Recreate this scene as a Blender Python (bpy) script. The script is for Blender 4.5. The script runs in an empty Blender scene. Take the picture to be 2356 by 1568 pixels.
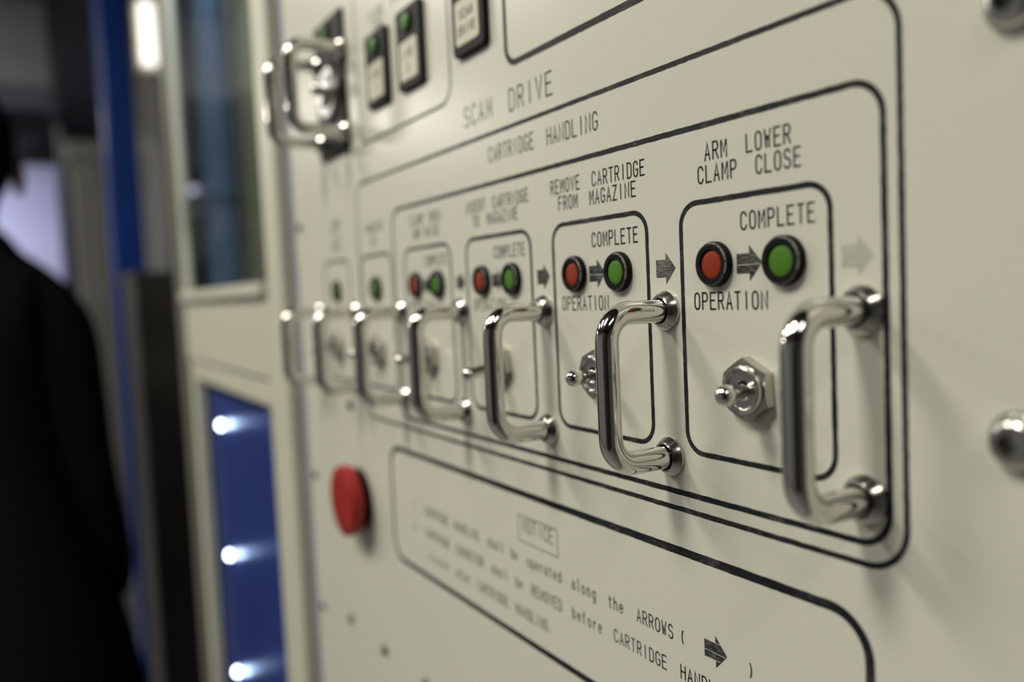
import bpy, bmesh, math, random
from mathutils import Vector, Matrix
random.seed(4)
SC = bpy.context.scene
COL = SC.collection
MM = 0.001
PI = math.pi

# ------------------------------------------------------------------ camera
# x runs to the right along the panel, z up, y into the panel; eye level is z = 0
cam_d = bpy.data.cameras.new('camera')
cam = bpy.data.objects.new('camera', cam_d)
COL.objects.link(cam)
RR = ((0.5081083510860416, 0.8600661707227563, -0.045957431770263006),
      (0.02968123777473364, -0.07081205079625875, -0.9970479815867377),
      (-0.8607815795431402, 0.5052443324178141, -0.06150802288233483))
M = Matrix.Identity(4)
for i in range(3):
    M[i][0] = RR[0][i]
    M[i][1] = -RR[1][i]
    M[i][2] = -RR[2][i]
    M[i][3] = (135.171, -142.749, 0.0)[i] * MM
cam.matrix_world = M
cam_d.sensor_fit = 'HORIZONTAL'
cam_d.sensor_width = 22.3
cam_d.lens = 18.0
cam_d.clip_start = 0.005
cam_d.clip_end = 60
cam_d.dof.use_dof = True
cam_d.dof.focus_distance = 0.212
cam_d.dof.aperture_fstop = 3.5
SC.camera = cam

# ------------------------------------------------------------------ world, exposure, lamps
w = bpy.data.worlds.new('world')
SC.world = w
w.use_nodes = True
w.node_tree.nodes['Background'].inputs[0].default_value = (0.30, 0.33, 0.40, 1)
w.node_tree.nodes['Background'].inputs[1].default_value = 0.05
SC.view_settings.view_transform = 'Standard'
SC.view_settings.look = 'None'
SC.view_settings.gamma = 1
SC.view_settings.exposure = 0.25
SC.view_settings.use_curve_mapping = False


def area(name, loc, size, energy, color, target=None, size_y=None):
    d = bpy.data.lights.new(name, 'AREA')
    d.energy = energy
    d.color = color
    d.shape = 'RECTANGLE' if size_y else 'SQUARE'
    d.size = size
    if size_y:
        d.size_y = size_y
    o = bpy.data.objects.new(name, d)
    COL.objects.link(o)
    o.location = loc
    if target:
        o.rotation_euler = (Vector(target) - Vector(loc)).to_track_quat('-Z', 'Y').to_euler()
    return o


WARM = (1.0, 0.965, 0.84)
COOL = (0.74, 0.75, 1.0)
CEIL = 1.12
# (x, y, length, energy) of the tube fixtures under the ceiling
LAMPS = [(-0.14, -0.95, 0.50, 12.0), (1.00, -0.62, 0.50, 3.2), (-0.95, -1.05, 0.60, 11.5), (-2.25, -1.0, 0.60, 11.0), (-4.4, -1.88, 0.6, 34.0)]  # the lamp by the blue post is added to brighten the corridor
for lx, ly, ln, en in LAMPS:
    area('lamp_light', (lx, ly, CEIL - 0.065), 0.22, en, WARM, size_y=ln)

# ------------------------------------------------------------------ materials


def new_mat(name):
    m = bpy.data.materials.new(name)
    m.use_nodes = True
    return m, m.node_tree, m.node_tree.nodes['Principled BSDF']


def mat(name, col, rough=0.5, metal=0.0, spec=0.5, bump=0.0, scale=300.0, var=0.0, coat=0.0):
    m, nt, b = new_mat(name)
    b.inputs['Base Color'].default_value = (*col, 1)
    b.inputs['Roughness'].default_value = rough
    b.inputs['Metallic'].default_value = metal
    b.inputs['Specular IOR Level'].default_value = spec
    if coat:
        b.inputs['Coat Weight'].default_value = coat
        b.inputs['Coat Roughness'].default_value = 0.1
    tc = nt.nodes.new('ShaderNodeTexCoord')
    n = nt.nodes.new('ShaderNodeTexNoise')
    n.inputs['Scale'].default_value = scale
    n.inputs['Detail'].default_value = 4
    nt.links.new(tc.outputs['Object'], n.inputs['Vector'])
    if var:
        r = nt.nodes.new('ShaderNodeValToRGB')
        r.color_ramp.elements[0].position = 0.3
        r.color_ramp.elements[1].position = 0.7
        r.color_ramp.elements[0].color = (*[c * (1 - var) for c in col], 1)
        r.color_ramp.elements[1].color = (*[min(1, c * (1 + var)) for c in col], 1)
        nt.links.new(n.outputs['Fac'], r.inputs['Fac'])
        nt.links.new(r.outputs['Color'], b.inputs['Base Color'])
    if bump:
        bp = nt.nodes.new('ShaderNodeBump')
        bp.inputs['Strength'].default_value = bump
        bp.inputs['Distance'].default_value = 0.0002
        nt.links.new(n.outputs['Fac'], bp.inputs['Height'])
        nt.links.new(bp.outputs['Normal'], b.inputs['Normal'])
    return m


def ink(name, dark, worn, lo, hi, stretch):
    """black filling paint with fine scratches and worn specks"""
    m, nt, b = new_mat(name)
    b.inputs['Roughness'].default_value = 0.5
    b.inputs['Specular IOR Level'].default_value = 0.22
    tc = nt.nodes.new('ShaderNodeTexCoord')
    mp = nt.nodes.new('ShaderNodeMapping')
    mp.inputs['Scale'].default_value = stretch
    n = nt.nodes.new('ShaderNodeTexNoise')
    n.inputs['Scale'].default_value = 1.0
    n.inputs['Detail'].default_value = 5
    n.inputs['Roughness'].default_value = 0.7
    n2 = nt.nodes.new('ShaderNodeTexNoise')
    n2.inputs['Scale'].default_value = 90.0
    n2.inputs['Detail'].default_value = 2
    mu = nt.nodes.new('ShaderNodeMath')
    mu.operation = 'MULTIPLY_ADD'
    mu.inputs[1].default_value = 0.45
    r = nt.nodes.new('ShaderNodeValToRGB')
    r.color_ramp.elements[0].position = lo
    r.color_ramp.elements[1].position = hi
    r.color_ramp.elements[0].color = (*dark, 1)
    r.color_ramp.elements[1].color = (*worn, 1)
    L = nt.links.new
    L(tc.outputs['Object'], mp.inputs['Vector'])
    L(mp.outputs['Vector'], n.inputs['Vector'])
    L(tc.outputs['Object'], n2.inputs['Vector'])
    L(n2.outputs['Fac'], mu.inputs[0])
    L(n.outputs['Fac'], mu.inputs[2])
    L(mu.outputs[0], r.inputs['Fac'])
    L(r.outputs['Color'], b.inputs['Base Color'])
    return m


BEIGE = mat('beige enamel', (0.675, 0.668, 0.582), 0.28, spec=0.35, bump=0.12, scale=900, var=0.012)
BEIGE2 = mat('beige enamel of cabinet', (0.62, 0.61, 0.505), 0.40, spec=0.4, var=0.02, scale=20)
GREYSTRIP = mat('blue grey metal trim', (0.27, 0.29, 0.36), 0.45, metal=0.2, var=0.05)
INK = ink('black printing ink', (0.010, 0.011, 0.017), (0.16, 0.155, 0.14), 0.77, 0.97, (500, 3500, 4200))
INKTXT = ink('black lettering ink', (0.011, 0.012, 0.018), (0.09, 0.09, 0.085), 0.86, 1.05, (2500, 2500, 2500))
INKARROW = ink('scratched arrow ink', (0.014, 0.015, 0.020), (0.24, 0.235, 0.21), 0.66, 0.90, (420, 3500, 4600))
INKFAINT = ink('worn away arrow ink', (0.43, 0.43, 0.39), (0.64, 0.635, 0.55), 0.66, 1.0, (2200, 2200, 700))
CHROME = mat('polished steel', (0.70, 0.69, 0.66), 0.09, metal=1.0, bump=0.02, scale=500)
CHROME2 = mat('turned steel', (0.62, 0.61, 0.58), 0.20, metal=1.0, bump=0.05, scale=900)
NICKEL = mat('nickel plated nut', (0.55, 0.53, 0.48), 0.26, metal=1.0, bump=0.08, scale=700)
SATIN = mat('satin grey metal', (0.55, 0.55, 0.56), 0.30, metal=1.0, bump=0.05)
DARKSTEEL = mat('dark steel', (0.20, 0.20, 0.21), 0.35, metal=1.0, bump=0.05)
BLACKPLASTIC = mat('black worn plastic', (0.008, 0.008, 0.010), 0.5, spec=0.12, bump=0.25, scale=900)
RIMWEAR = ink('worn bezel rim', (0.020, 0.020, 0.024), (0.30, 0.29, 0.26), 0.62, 0.80, (900, 900, 900))
REDLENS = mat('orange red lens', (0.27, 0.028, 0.004), 0.5, spec=0.3)
GREENLENS = mat('green lens', (0.068, 0.19, 0.014), 0.5, spec=0.3)
DKGREENLENS = mat('dark green lens', (0.045, 0.20, 0.015), 0.40, spec=0.4)
REDPLASTIC = mat('red mushroom plastic', (0.34, 0.018, 0.014), 0.42, spec=0.4)
WHITELABEL = mat('off white label', (0.66, 0.63, 0.52), 0.5)
BLUEPAINT = mat('blue gloss paint', (0.008, 0.042, 0.25), 0.28, spec=0.5, var=0.1, scale=8)
NAVY = mat('navy paint', (0.008, 0.018, 0.055), 0.4)
GREYWALL = mat('grey painted metal', (0.16, 0.157, 0.148), 0.5, var=0.08, scale=6)
STILEM = mat('weathered grey stile paint', (0.17, 0.165, 0.14), 0.5, var=0.08, scale=6)
DUCTM = mat('cool grey duct metal', (0.24, 0.24, 0.27), 0.6, var=0.1, scale=4)
DARKCAB = mat('black brown cabinet paint', (0.045, 0.042, 0.037), 0.5, var=0.1, scale=6)
DARKGREY = mat('dark grey metal', (0.05, 0.05, 0.048), 0.5, var=0.1, scale=6)
FARWALL = mat('far dark wall', (0.10, 0.10, 0.115), 0.7, var=0.2, scale=3)
ROOMWALL = mat('opposite wall', (0.26, 0.265, 0.29), 0.7, var=0.2, scale=3)
CEILM = mat('ceiling paint', (0.065, 0.065, 0.07), 0.8, var=0.1, scale=3)
FLOORM = mat('floor vinyl', (0.22, 0.22, 0.22), 0.5, var=0.1, scale=5)
WHITEPAINT = mat('lavender white enamel', (0.62, 0.62, 0.78), 0.45, var=0.04, scale=5)
BLUEBACK = mat('blue compartment lining', (0.014, 0.035, 0.20), 0.4, var=0.08, scale=8)
INSIDE = mat('grey compartment lining', (0.20, 0.205, 0.20), 0.6, var=0.1, scale=7)
OLIVE = mat('olive drab metal', (0.16, 0.15, 0.09), 0.5, var=0.1, scale=9)
SLATE = mat('slate blue metal', (0.09, 0.13, 0.20), 0.35, var=0.1, scale=9)
SKIN = mat('skin', (0.34, 0.17, 0.11), 0.5)
BLACKCLOTH = mat('black cloth', (0.006, 0.006, 0.008), 0.95, spec=0.1, bump=0.2, scale=900)
HAIR = mat('black hair', (0.006, 0.005, 0.005), 0.6, spec=0.2)
SHOE = mat('black shoe leather', (0.008, 0.008, 0.009), 0.5)


def emit(name, col, strength):
    m, nt, b = new_mat(name)
    b.inputs['Base Color'].default_value = (*col, 1)
    b.inputs['Emission Color'].default_value = (*col, 1)
    b.inputs['Emission Strength'].default_value = strength
    return m


LEDM = emit('blue white led', (0.75, 0.88, 1.0), 14.0)
TUBEM = emit('fluorescent tube', (1.0, 0.95, 0.82), 6.0)
STREAKGLOW = emit('glowing reflection streak', (1.0, 0.97, 0.90), 1.5)  # emission stands in for a reflection streak on the locker


def glass(name, tint):
    m = bpy.data.materials.new(name)
    m.use_nodes = True
    nt = m.node_tree
    nt.nodes.clear()
    o = nt.nodes.new('ShaderNodeOutputMaterial')
    mx = nt.nodes.new('ShaderNodeMixShader')
    fr = nt.nodes.new('ShaderNodeFresnel')
    fr.inputs[0].default_value = 1.35
    t = nt.nodes.new('ShaderNodeBsdfTransparent')
    t.inputs[0].default_value = (*tint, 1)
    g = nt.nodes.new('ShaderNodeBsdfGlossy')
    g.inputs['Roughness'].default_value = 0.06
    g.inputs['Color'].default_value = (0.8, 0.8, 0.8, 1)
    L = nt.links.new
    # reflect on the outer faces only: the pane is not refracted, so its back faces must not mirror
    ge = nt.nodes.new('ShaderNodeNewGeometry')
    su = nt.nodes.new('ShaderNodeMath')
    su.operation = 'SUBTRACT'
    su.inputs[0].default_value = 1.0
    ml = nt.nodes.new('ShaderNodeMath')
    ml.operation = 'MULTIPLY'
    L(ge.outputs['Backfacing'], su.inputs[1])
    L(fr.outputs[0], ml.inputs[0])
    L(su.outputs[0], ml.inputs[1])
    L(ml.outputs[0], mx.inputs[0])
    L(t.outputs[0], mx.inputs[1])
    L(g.outputs[0], mx.inputs[2])
    L(mx.outputs[0], o.inputs[0])
    return m


GLASS = glass('window glass', (0.86, 0.90, 0.92))

# ------------------------------------------------------------------ helpers


def link_mesh(name, bm, m, parent=None, smooth=40):
    me = bpy.data.meshes.new(name)
    bmesh.ops.recalc_face_normals(bm, faces=bm.faces[:])
    bm.to_mesh(me)
    bm.free()
    o = bpy.data.objects.new(name, me)
    COL.objects.link(o)
    if m:
        me.materials.append(m)
    if smooth:
        for p in me.polygons:
            p.use_smooth = True
        try:
            me.set_sharp_from_angle(angle=math.radians(smooth))
        except Exception:
            pass
    if parent:
        o.parent = parent
    return o


def empty(name, loc=(0, 0, 0)):
    o = bpy.data.objects.new(name, None)
    o.empty_display_size = 0.01
    COL.objects.link(o)
    o.location = loc
    return o


def tag(o, label=None, cat=None, group=None, kind=None):
    if label:
        o['label'] = label
    if cat:
        o['category'] = cat
    if group:
        o['group'] = group
    if kind:
        o['kind'] = kind
    return o


def dup(src, loc, label, group=None):
    r = src.copy()
    COL.objects.link(r)
    r.location = loc
    r['label'] = label
    if group:
        r['group'] = group
    for ch in list(src.children):
        c = ch.copy()
        COL.objects.link(c)
        c.parent = r
        for g in list(ch.children):
            d = g.copy()
            COL.objects.link(d)
            d.parent = c
    return r


def add_box(bm, x0, x1, y0, y1, z0, z1, bev=0.0):
    b = bmesh.new()
    bmesh.ops.create_cube(b, size=1.0)
    for v in b.verts:
        v.co = Vector(((x0 + x1) / 2 + v.co.x * (x1 - x0), (y0 + y1) / 2 + v.co.y * (y1 - y0), (z0 + z1) / 2 + v.co.z * (z1 - z0)))
    if bev:
        bmesh.ops.bevel(b, geom=b.edges[:], offset=bev, segments=3, profile=0.5, affect='EDGES')
    me = bpy.data.meshes.new('tmp')
    b.to_mesh(me)
    b.free()
    bm.from_mesh(me)
    bpy.data.meshes.remove(me)


def box(name, x0, x1, y0, y1, z0, z1, m, parent=None, bev=0.0):
    bm = bmesh.new()
    add_box(bm, x0, x1, y0, y1, z0, z1, bev)
    return link_mesh(name, bm, m, parent, 0)


def add_lathe(bm, prof, n=48, axis='y', center=(0, 0, 0), rot=0.0):
    """prof: list of (radius, height); height runs towards the viewer (-y) or up z"""
    rings = []
    cx, cy, cz = center
    for r, h in prof:
        if r < 1e-9:
            co = (cx, cy - h, cz) if axis == 'y' else (cx, cy, cz + h)
            rings.append([bm.verts.new(co)])
            continue
        ring = []
        for i in range(n):
            a = 2 * PI * i / n + rot
            if axis == 'y':
                ring.append(bm.verts.new((cx + r * math.cos(a), cy - h, cz + r * math.sin(a))))
            else:
                ring.append(bm.verts.new((cx + r * math.cos(a), cy + r * math.sin(a), cz + h)))
        rings.append(ring)
    for A, B in zip(rings, rings[1:]):
        if len(A) == 1 and len(B) == 1:
            continue
        for i in range(n):
            j = (i + 1) % n
            if len(A) == 1:
                bm.faces.new((A[0], B[i], B[j]))
            elif len(B) == 1:
                bm.faces.new((A[i], A[j], B[0]))
            else:
                bm.faces.new((A[i], A[j], B[j], B[i]))
    return rings


def lathe(name, prof, m, parent=None, n=48, axis='y', center=(0, 0, 0), smooth=40):
    bm = bmesh.new()
    add_lathe(bm, prof, n, axis, center)
    return link_mesh(name, bm, m, parent, smooth)


def add_tube(bm, pts, rad, n=20, caps=True):
    pts = [Vector(p) for p in pts]
    rads = rad if isinstance(rad, (list, tuple)) else [rad] * len(pts)
    rings = []
    up = None
    for i, p in enumerate(pts):
        t = (pts[min(i + 1, len(pts) - 1)] - pts[max(i - 1, 0)]).normalized()
        if up is None:
            up = Vector((1, 0, 0)) if abs(t.x) < 0.9 else Vector((0, 0, 1))
        s = t.cross(up).normalized()
        up = s.cross(t).normalized()
        rings.append([bm.verts.new(p + rads[i] * (math.cos(2 * PI * k / n) * s + math.sin(2 * PI * k / n) * up)) for k in range(n)])
    for A, B in zip(rings, rings[1:]):
        for i in range(n):
            j = (i + 1) % n
            bm.faces.new((A[i], A[j], B[j], B[i]))
    if caps:
        bm.faces.new(rings[0])
        bm.faces.new(rings[-1])


def rrect(x0, x1, z0, z1, r, n=10):
    pts = []
    for cx, cz, a0 in ((x1 - r, z1 - r, 0), (x0 + r, z1 - r, 90), (x0 + r, z0 + r, 180), (x1 - r, z0 + r, 270)):
        for k in range(n + 1):
            a = math.radians(a0 + 90 * k / n)
            pts.append((cx + r * math.cos(a), cz + r * math.sin(a)))
    return pts


PRINT_Y = -0.00004


def border(x0, x1, z0, z1, r, t, parent, m=None, name='printed_border', jag=0.06):
    """printed rounded rectangle outline, centre line given in mm"""
    rnd = random.Random(int(x0 * 7 + z1 * 13))
    a = rrect(x0 - t / 2, x1 + t / 2, z0 - t / 2, z1 + t / 2, r + t / 2)
    b = rrect(x0 + t / 2, x1 - t / 2, z0 + t / 2, z1 - t / 2, max(0.2, r - t / 2))

    def dense(A, B):
        oa, ob = [], []
        for i in range(len(A)):
            j = (i + 1) % len(A)
            d = math.dist(A[i], A[j])
            k = max(1, int(d / 1.6))
            for s in range(k):
                f = s / k
                e = rnd.uniform(-jag, jag) if k > 1 else 0
                oa.append((A[i][0] + (A[j][0] - A[i][0]) * f + e, A[i][1] + (A[j][1] - A[i][1]) * f + e))
                e = rnd.uniform(-jag, jag) if k > 1 else 0
                ob.append((B[i][0] + (B[j][0] - B[i][0]) * f + e, B[i][1] + (B[j][1] - B[i][1]) * f + e))
        return oa, ob
    a, b = dense(a, b)
    bm = bmesh.new()
    va = [bm.verts.new((p[0] * MM, PRINT_Y, p[1] * MM)) for p in a]
    vb = [bm.verts.new((p[0] * MM, PRINT_Y, p[1] * MM)) for p in b]
    n = len(a)
    for i in range(n):
        j = (i + 1) % n
        bm.faces.new((va[i], va[j], vb[j], vb[i]))
    return link_mesh(name, bm, m or INK, parent, 0)


def poly(name, pts, m, parent, y=PRINT_Y):
    bm = bmesh.new()
    bm.faces.new([bm.verts.new((p[0] * MM, y, p[1] * MM)) for p in pts])
    bmesh.ops.triangulate(bm, faces=bm.faces[:])
    return link_mesh(name, bm, m, parent, 0)


# ------------------------------------------------------------------ single-stroke lettering


def arc(cx, cy, rx, ry, a0, a1, n=8):
    return [(cx + rx * math.cos(math.radians(a0 + (a1 - a0) * k / n)), cy + ry * math.sin(math.radians(a0 + (a1 - a0) * k / n))) for k in range(n + 1)]


O_ = arc(.5, .72, .5, .28, 0, 180, 10) + arc(.5, .28, .5, .28, 180, 360, 10) + [(1, .72)]
X = 0.68
GL = {
    'A': [[(0, 0), (.5, 1), (1, 0)], [(.17, .33), (.83, .33)]],
    'B': [[(0, 0), (0, 1), (.6, 1)] + arc(.6, .77, .36, .23, 90, -90) + [(0, .54)], [(.6, .54)] + arc(.62, .27, .38, .27, 90, -90) + [(0, 0)]],
    'C': [arc(.5, .72, .5, .28, 10, 180, 9) + arc(.5, .28, .5, .28, 180, 350, 9)],
    'D': [[(0, 0), (0, 1), (.5, 1)] + arc(.5, .70, .5, .30, 90, 0, 6) + arc(.5, .30, .5, .30, 0, -90, 6) + [(0, 0)]],
    'E': [[(1, 1), (0, 1), (0, 0), (1, 0)], [(0, .53), (.8, .53)]],
    'F': [[(1, 1), (0, 1), (0, 0)], [(0, .53), (.8, .53)]],
    'G': [arc(.5, .72, .5, .28, 15, 180, 9) + arc(.5, .28, .5, .28, 180, 270, 6) + [(.8, .04), (1, .2), (1, .45), (.6, .45)]],
    'H': [[(0, 0), (0, 1)], [(1, 0), (1, 1)], [(0, .53), (1, .53)]],
    'I': [[(.5, 0), (.5, 1)]],
    'L': [[(0, 1), (0, 0), (1, 0)]],
    'M': [[(0, 0), (0, 1), (.5, .3), (1, 1), (1, 0)]],
    'N': [[(0, 0), (0, 1), (1, 0), (1, 1)]],
    'O': [O_],
    'P': [[(0, 0), (0, 1), (.6, 1)] + arc(.6, .74, .4, .26, 90, -90) + [(0, .48)]],
    'R': [[(0, 0), (0, 1), (.6, 1)] + arc(.6, .75, .38, .25, 90, -90) + [(0, .5)], [(.5, .5), (1, 0)]],
    'S': [arc(.5, .75, .47, .25, 20, 250, 10) + arc(.5, .25, .5, .26, 80, -160, 10)],
    'T': [[(0, 1), (1, 1)], [(.5, 1), (.5, 0)]],
    'U': [[(0, 1)] + arc(.5, .28, .5, .28, 180, 360, 10) + [(1, 1)]],
    'V': [[(0, 1), (.5, 0), (1, 1)]],
    'W': [[(0, 1), (.25, 0), (.5, .7), (.75, 0), (1, 1)]],
    'Z': [[(0, 1), (1, 1), (0, 0), (1, 0)]],
    '1': [[(.25, .8), (.5, 1), (.5, 0)]],
    '2': [arc(.5, .72, .48, .28, 170, -30, 9) + [(0, 0), (1, 0)]],
    '.': [[(.42, 0), (.42, .05)]],
    '(': [arc(1.2, .5, .9, .72, 140, 220, 8)],
    ')': [arc(-.2, .5, .9, .72, 40, -40, 8)],
    'a': [arc(.45, X - .2, .42, .2, 150, 0, 7) + [(.87, 0)], [(.87, .38), (.4, .4)] + arc(.38, .2, .36, .2, 90, 270, 6) + [(.6, .03), (.87, .16)]],
    'b': [[(.05, 1), (.05, 0)], arc(.48, X / 2, .43, X / 2, 180, -180, 14)],
    'c': [arc(.5, X / 2, .45, X / 2, 40, 320, 12)],
    'd': [[(.92, 1), (.92, 0)], arc(.49, X / 2, .43, X / 2, 0, 360, 14)],
    'e': [[(.06, .36), (.92, .36)] + arc(.49, X / 2, .44, X / 2, 5, 315, 12)],
    'f': [arc(.65, .78, .27, .22, 60, 180, 5) + [(.38, 0)], [(.1, X), (.8, X)]],
    'g': [arc(.48, X / 2, .42, X / 2, 0, 360, 14), [(.9, X), (.9, -.1)] + arc(.5, -.1, .4, .2, 0, -150, 6)],
    'h': [[(.05, 1), (.05, 0)], [(.05, .4)] + arc(.48, .42, .42, .26, 170, 0, 7) + [(.9, 0)]],
    'l': [[(.3, 1), (.5, 1), (.5, 0)]],
    'n': [[(.08, X), (.08, 0)], [(.08, .4)] + arc(.49, .42, .41, .26, 170, 0, 7) + [(.9, 0)]],
    'o': [arc(.5, X / 2, .45, X / 2, 0, 360, 14)],
    'p': [[(.06, X), (.06, -.28)], arc(.49, X / 2, .43, X / 2, 180, -180, 14)],
    'r': [[(.2, X), (.2, 0)], [(.2, .42)] + arc(.55, .42, .35, .26, 170, 40, 5)],
    's': [arc(.5, .51, .38, .17, 25, 250, 8) + arc(.5, .17, .42, .17, 80, -160, 8)],
    't': [[(.4, .92), (.4, .12)] + arc(.62, .12, .22, .12, 180, 320, 5), [(.1, X), (.8, X)]],
    ' ': [],
}


def add_stroke(bm, pts, t, y):
    h = t / 2
    P = [Vector(p) for p in pts]
    Q = [P[0]]
    for p in P[1:]:
        if (p - Q[-1]).length > t * 0.12:
            Q.append(p)
    if len(Q) < 2:
        return
    L, R = [], []
    n = len(Q)
    d0 = (Q[1] - Q[0]).normalized()
    d1 = (Q[-1] - Q[-2]).normalized()
    for i in range(n):
        a = (Q[i] - Q[i - 1]).normalized() if i > 0 else d0
        b = (Q[i + 1] - Q[i]).normalized() if i < n - 1 else d1
        na, nb = Vector((-a.y, a.x)), Vector((-b.y, b.x))
        m = na + nb
        if m.length < 0.3:
            m = na
        m.normalize()
        s = h / max(0.5, m.dot(na))
        L.append(Q[i] + m * s)
        R.append(Q[i] - m * s)

    def V(p):
        return bm.verts.new((p.x * MM, y, p.y * MM))
    vl, vr = [V(p) for p in L], [V(p) for p in R]
    for i in range(n - 1):
        bm.faces.new((vl[i], vl[i + 1], vr[i + 1], vr[i]))
    for c, d, e0, e1 in ((Q[0], -d0, vl[0], vr[0]), (Q[-1], d1, vr[-1], vl[-1])):
        a0 = math.atan2(d.y, d.x)
        fan = [V(c + h * Vector((math.cos(a0 + k), math.sin(a0 + k)))) for k in (-1.0, -.5, 0, .5, 1.0)]
        try:
            bm.faces.new([e1] + fan + [e0])
        except ValueError:
            pass


def letters(words, h, gw, t, parent, m=None, y=PRINT_Y, name='lettering'):
    """words: (text, u of the left edge, pitch, v of the centre line); mm. One mesh per printed line."""
    bm = bmesh.new()
    for text, u, pitch, v in words:
        for i, ch in enumerate(text):
            for st in GL[ch]:
                add_stroke(bm, [(u + i * pitch + p[0] * gw, v - h / 2 + p[1] * h) for p in st], t, y)
    return link_mesh(name, bm, m or INKTXT, parent, 0)


def arrow(u0, u1, v, parent, m=None, hs=4.15, ss=2.3, fl=0.5, name='printed_arrow'):
    uh = u0 + (u1 - u0) * fl
    return poly(name, [(u0, v - ss), (uh, v - ss), (uh, v - hs), (u1, v), (uh, v + hs), (uh, v + ss), (u0, v + ss)], m or INKARROW, parent)


# ------------------------------------------------------------------ the room
def struct(o):
    o['kind'] = 'structure'
    return o


struct(box('floor', -6.0, 3.0, -2.55, 1.9, -1.45, -1.35, FLOORM))
struct(box('ceiling', -6.0, 3.0, -2.55, 1.9, CEIL + 0.02, CEIL + 0.12, CEILM))
struct(box('wall_left', -6.0, 3.0, -2.65, -2.55, -1.35, CEIL + 0.02, ROOMWALL))
struct(box('wall_right', -6.0, 3.0, 1.9, 2.0, -1.35, CEIL + 0.02, FARWALL))
struct(box('wall_far', -6.1, -6.0, -2.65, 2.0, -1.35, CEIL + 0.02, FARWALL))
struct(box('wall_near', 3.0, 3.1, -2.65, 2.0, -1.35, CEIL + 0.02, ROOMWALL))

opr = tag(empty('reflection_rack', (1.15, -1.75, -1.35)), 'dark rack added behind the camera to darken the reflections in the steel guards', 'rack')  # unseen dark body added for the dark band mirrored in the guards
box('rack_body', -0.75, 0.9, -0.7, 0, 0.05, 2.1, DARKCAB, opr, 0.005)
box('rack_plinth', -0.73, 0.88, -0.68, -0.02, 0, 0.05, DARKGREY, opr)
where = ['over the middle of the control panel', 'over the right end of the control panel',
         'over the corridor beside the glazed cabinet', 'over the corridor beside the blue post, added to brighten it', 'far down the corridor']
for (lx, ly, ln, en), wh in zip(LAMPS, where):
    t = tag(empty('ceiling_light', (lx, ly, CEIL + 0.02)), 'twin tube fluorescent ceiling light ' + wh, 'light', 'fluorescent ceiling lights')
    box('housing', -0.13, 0.13, -ln / 2 - 0.02, ln / 2 + 0.02, -0.045, 0, GREYWALL, t, 0.004)
    for s in (-1, 1):
        bm = bmesh.new()
        add_tube(bm, [(s * 0.065, -ln / 2, -0.062), (s * 0.065, ln / 2, -0.062)], 0.013, 12)
        link_mesh('tube', bm, TUBEM, t)

# ------------------------------------------------------------------ control panel
PANEL_L, PANEL_R, PANEL_B, PANEL_T = -358.0, 520.0, -520.0, 430.0
panel = tag(empty('control_panel'), 'large beige control panel with black printed frames and lettering, filling the picture', 'control panel')
bm = bmesh.new()
add_box(bm, PANEL_L * MM, PANEL_R * MM, 0, 0.006, PANEL_B * MM, PANEL_T * MM, 0.0012)
link_mesh('face_plate', bm, BEIGE, panel, 0)

rackc = tag(empty('rack_cabinet', (0, 0.008, -1.35)), 'dark steel rack cabinet behind the beige control panel', 'cabinet')
box('cabinet_body', -0.350, 0.54, 0, 0.5, 0.03, 2.02, DARKGREY, rackc, 0.003)
box('plinth', -0.32, 0.52, 0.02, 0.48, 0, 0.03, DARKGREY, rackc)
box('lower_front_plate', -0.358, 0.52, -0.008, 0, 0.05, 0.825, BEIGE2, rackc, 0.001)
box('upper_front_plate', -0.358, 0.52, -0.008, 0, 1.785, 2.02, BEIGE2, rackc, 0.001)

# printed frames
border(-251.5, 38.3, -58.5, 54.0, 9.0, 1.35, panel)
border(-207.9, 34.7, -54.1, 37.2, 7.0, 1.45, panel)
BOXES = [(-22.15, 22.36), (-80.2, -35.3), (-138.6, -93.4), (-196.5, -151.9), (-249.3, -211.2), (-306.5, -267.0)]
for b0, b1 in BOXES:
    border(b0, b1, -42.9, 19.1, 5.6, 1.35, panel)
border(-224.8, 29.6, -122.0, -69.8, 9.5, 2.25, panel)
border(-240.8, -144.5, 71.3, 160.0, 8.0, 1.25, panel)
border(-103.3, 45.0, 73.7, 190.0, 6.0, 2.1, panel)
border(-109.4, -85.0, -86.8, -77.7, 0.3, 0.32, panel, jag=0.0)

# arrows between the boxes and between the lamps
for k, faint in ((0, 0), (1, 0), (2, 0), (3, 0)):
    uc = -58.0 * k
    arrow(uc - 3.7, uc + 4.1, 3.6, panel)
for k in (1, 2, 3):
    uc = -58.0 * (k - 0.5)
    arrow(uc - 3.0, uc + 4.5, 3.7, panel)
arrow(24.9, 32.3, 3.6, panel, INKFAINT)
arrow(-18.5, -10.6, -92.5, panel)
# thin bare score lines through some arrows
for u0, u1, v in ((-3.7, 4.0, 3.3), (-61.6, -54.0, 3.3), (-18.5, -10.8, -92.9), (-18.5, -12.5, -90.25), (-17.0, -13.0, -94.7)):
    poly('arrow_score_line', [(u0, v - .07), (u1, v - .07), (u1, v + .07), (u0, v + .07)], BEIGE, panel, PRINT_Y * 2)

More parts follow.
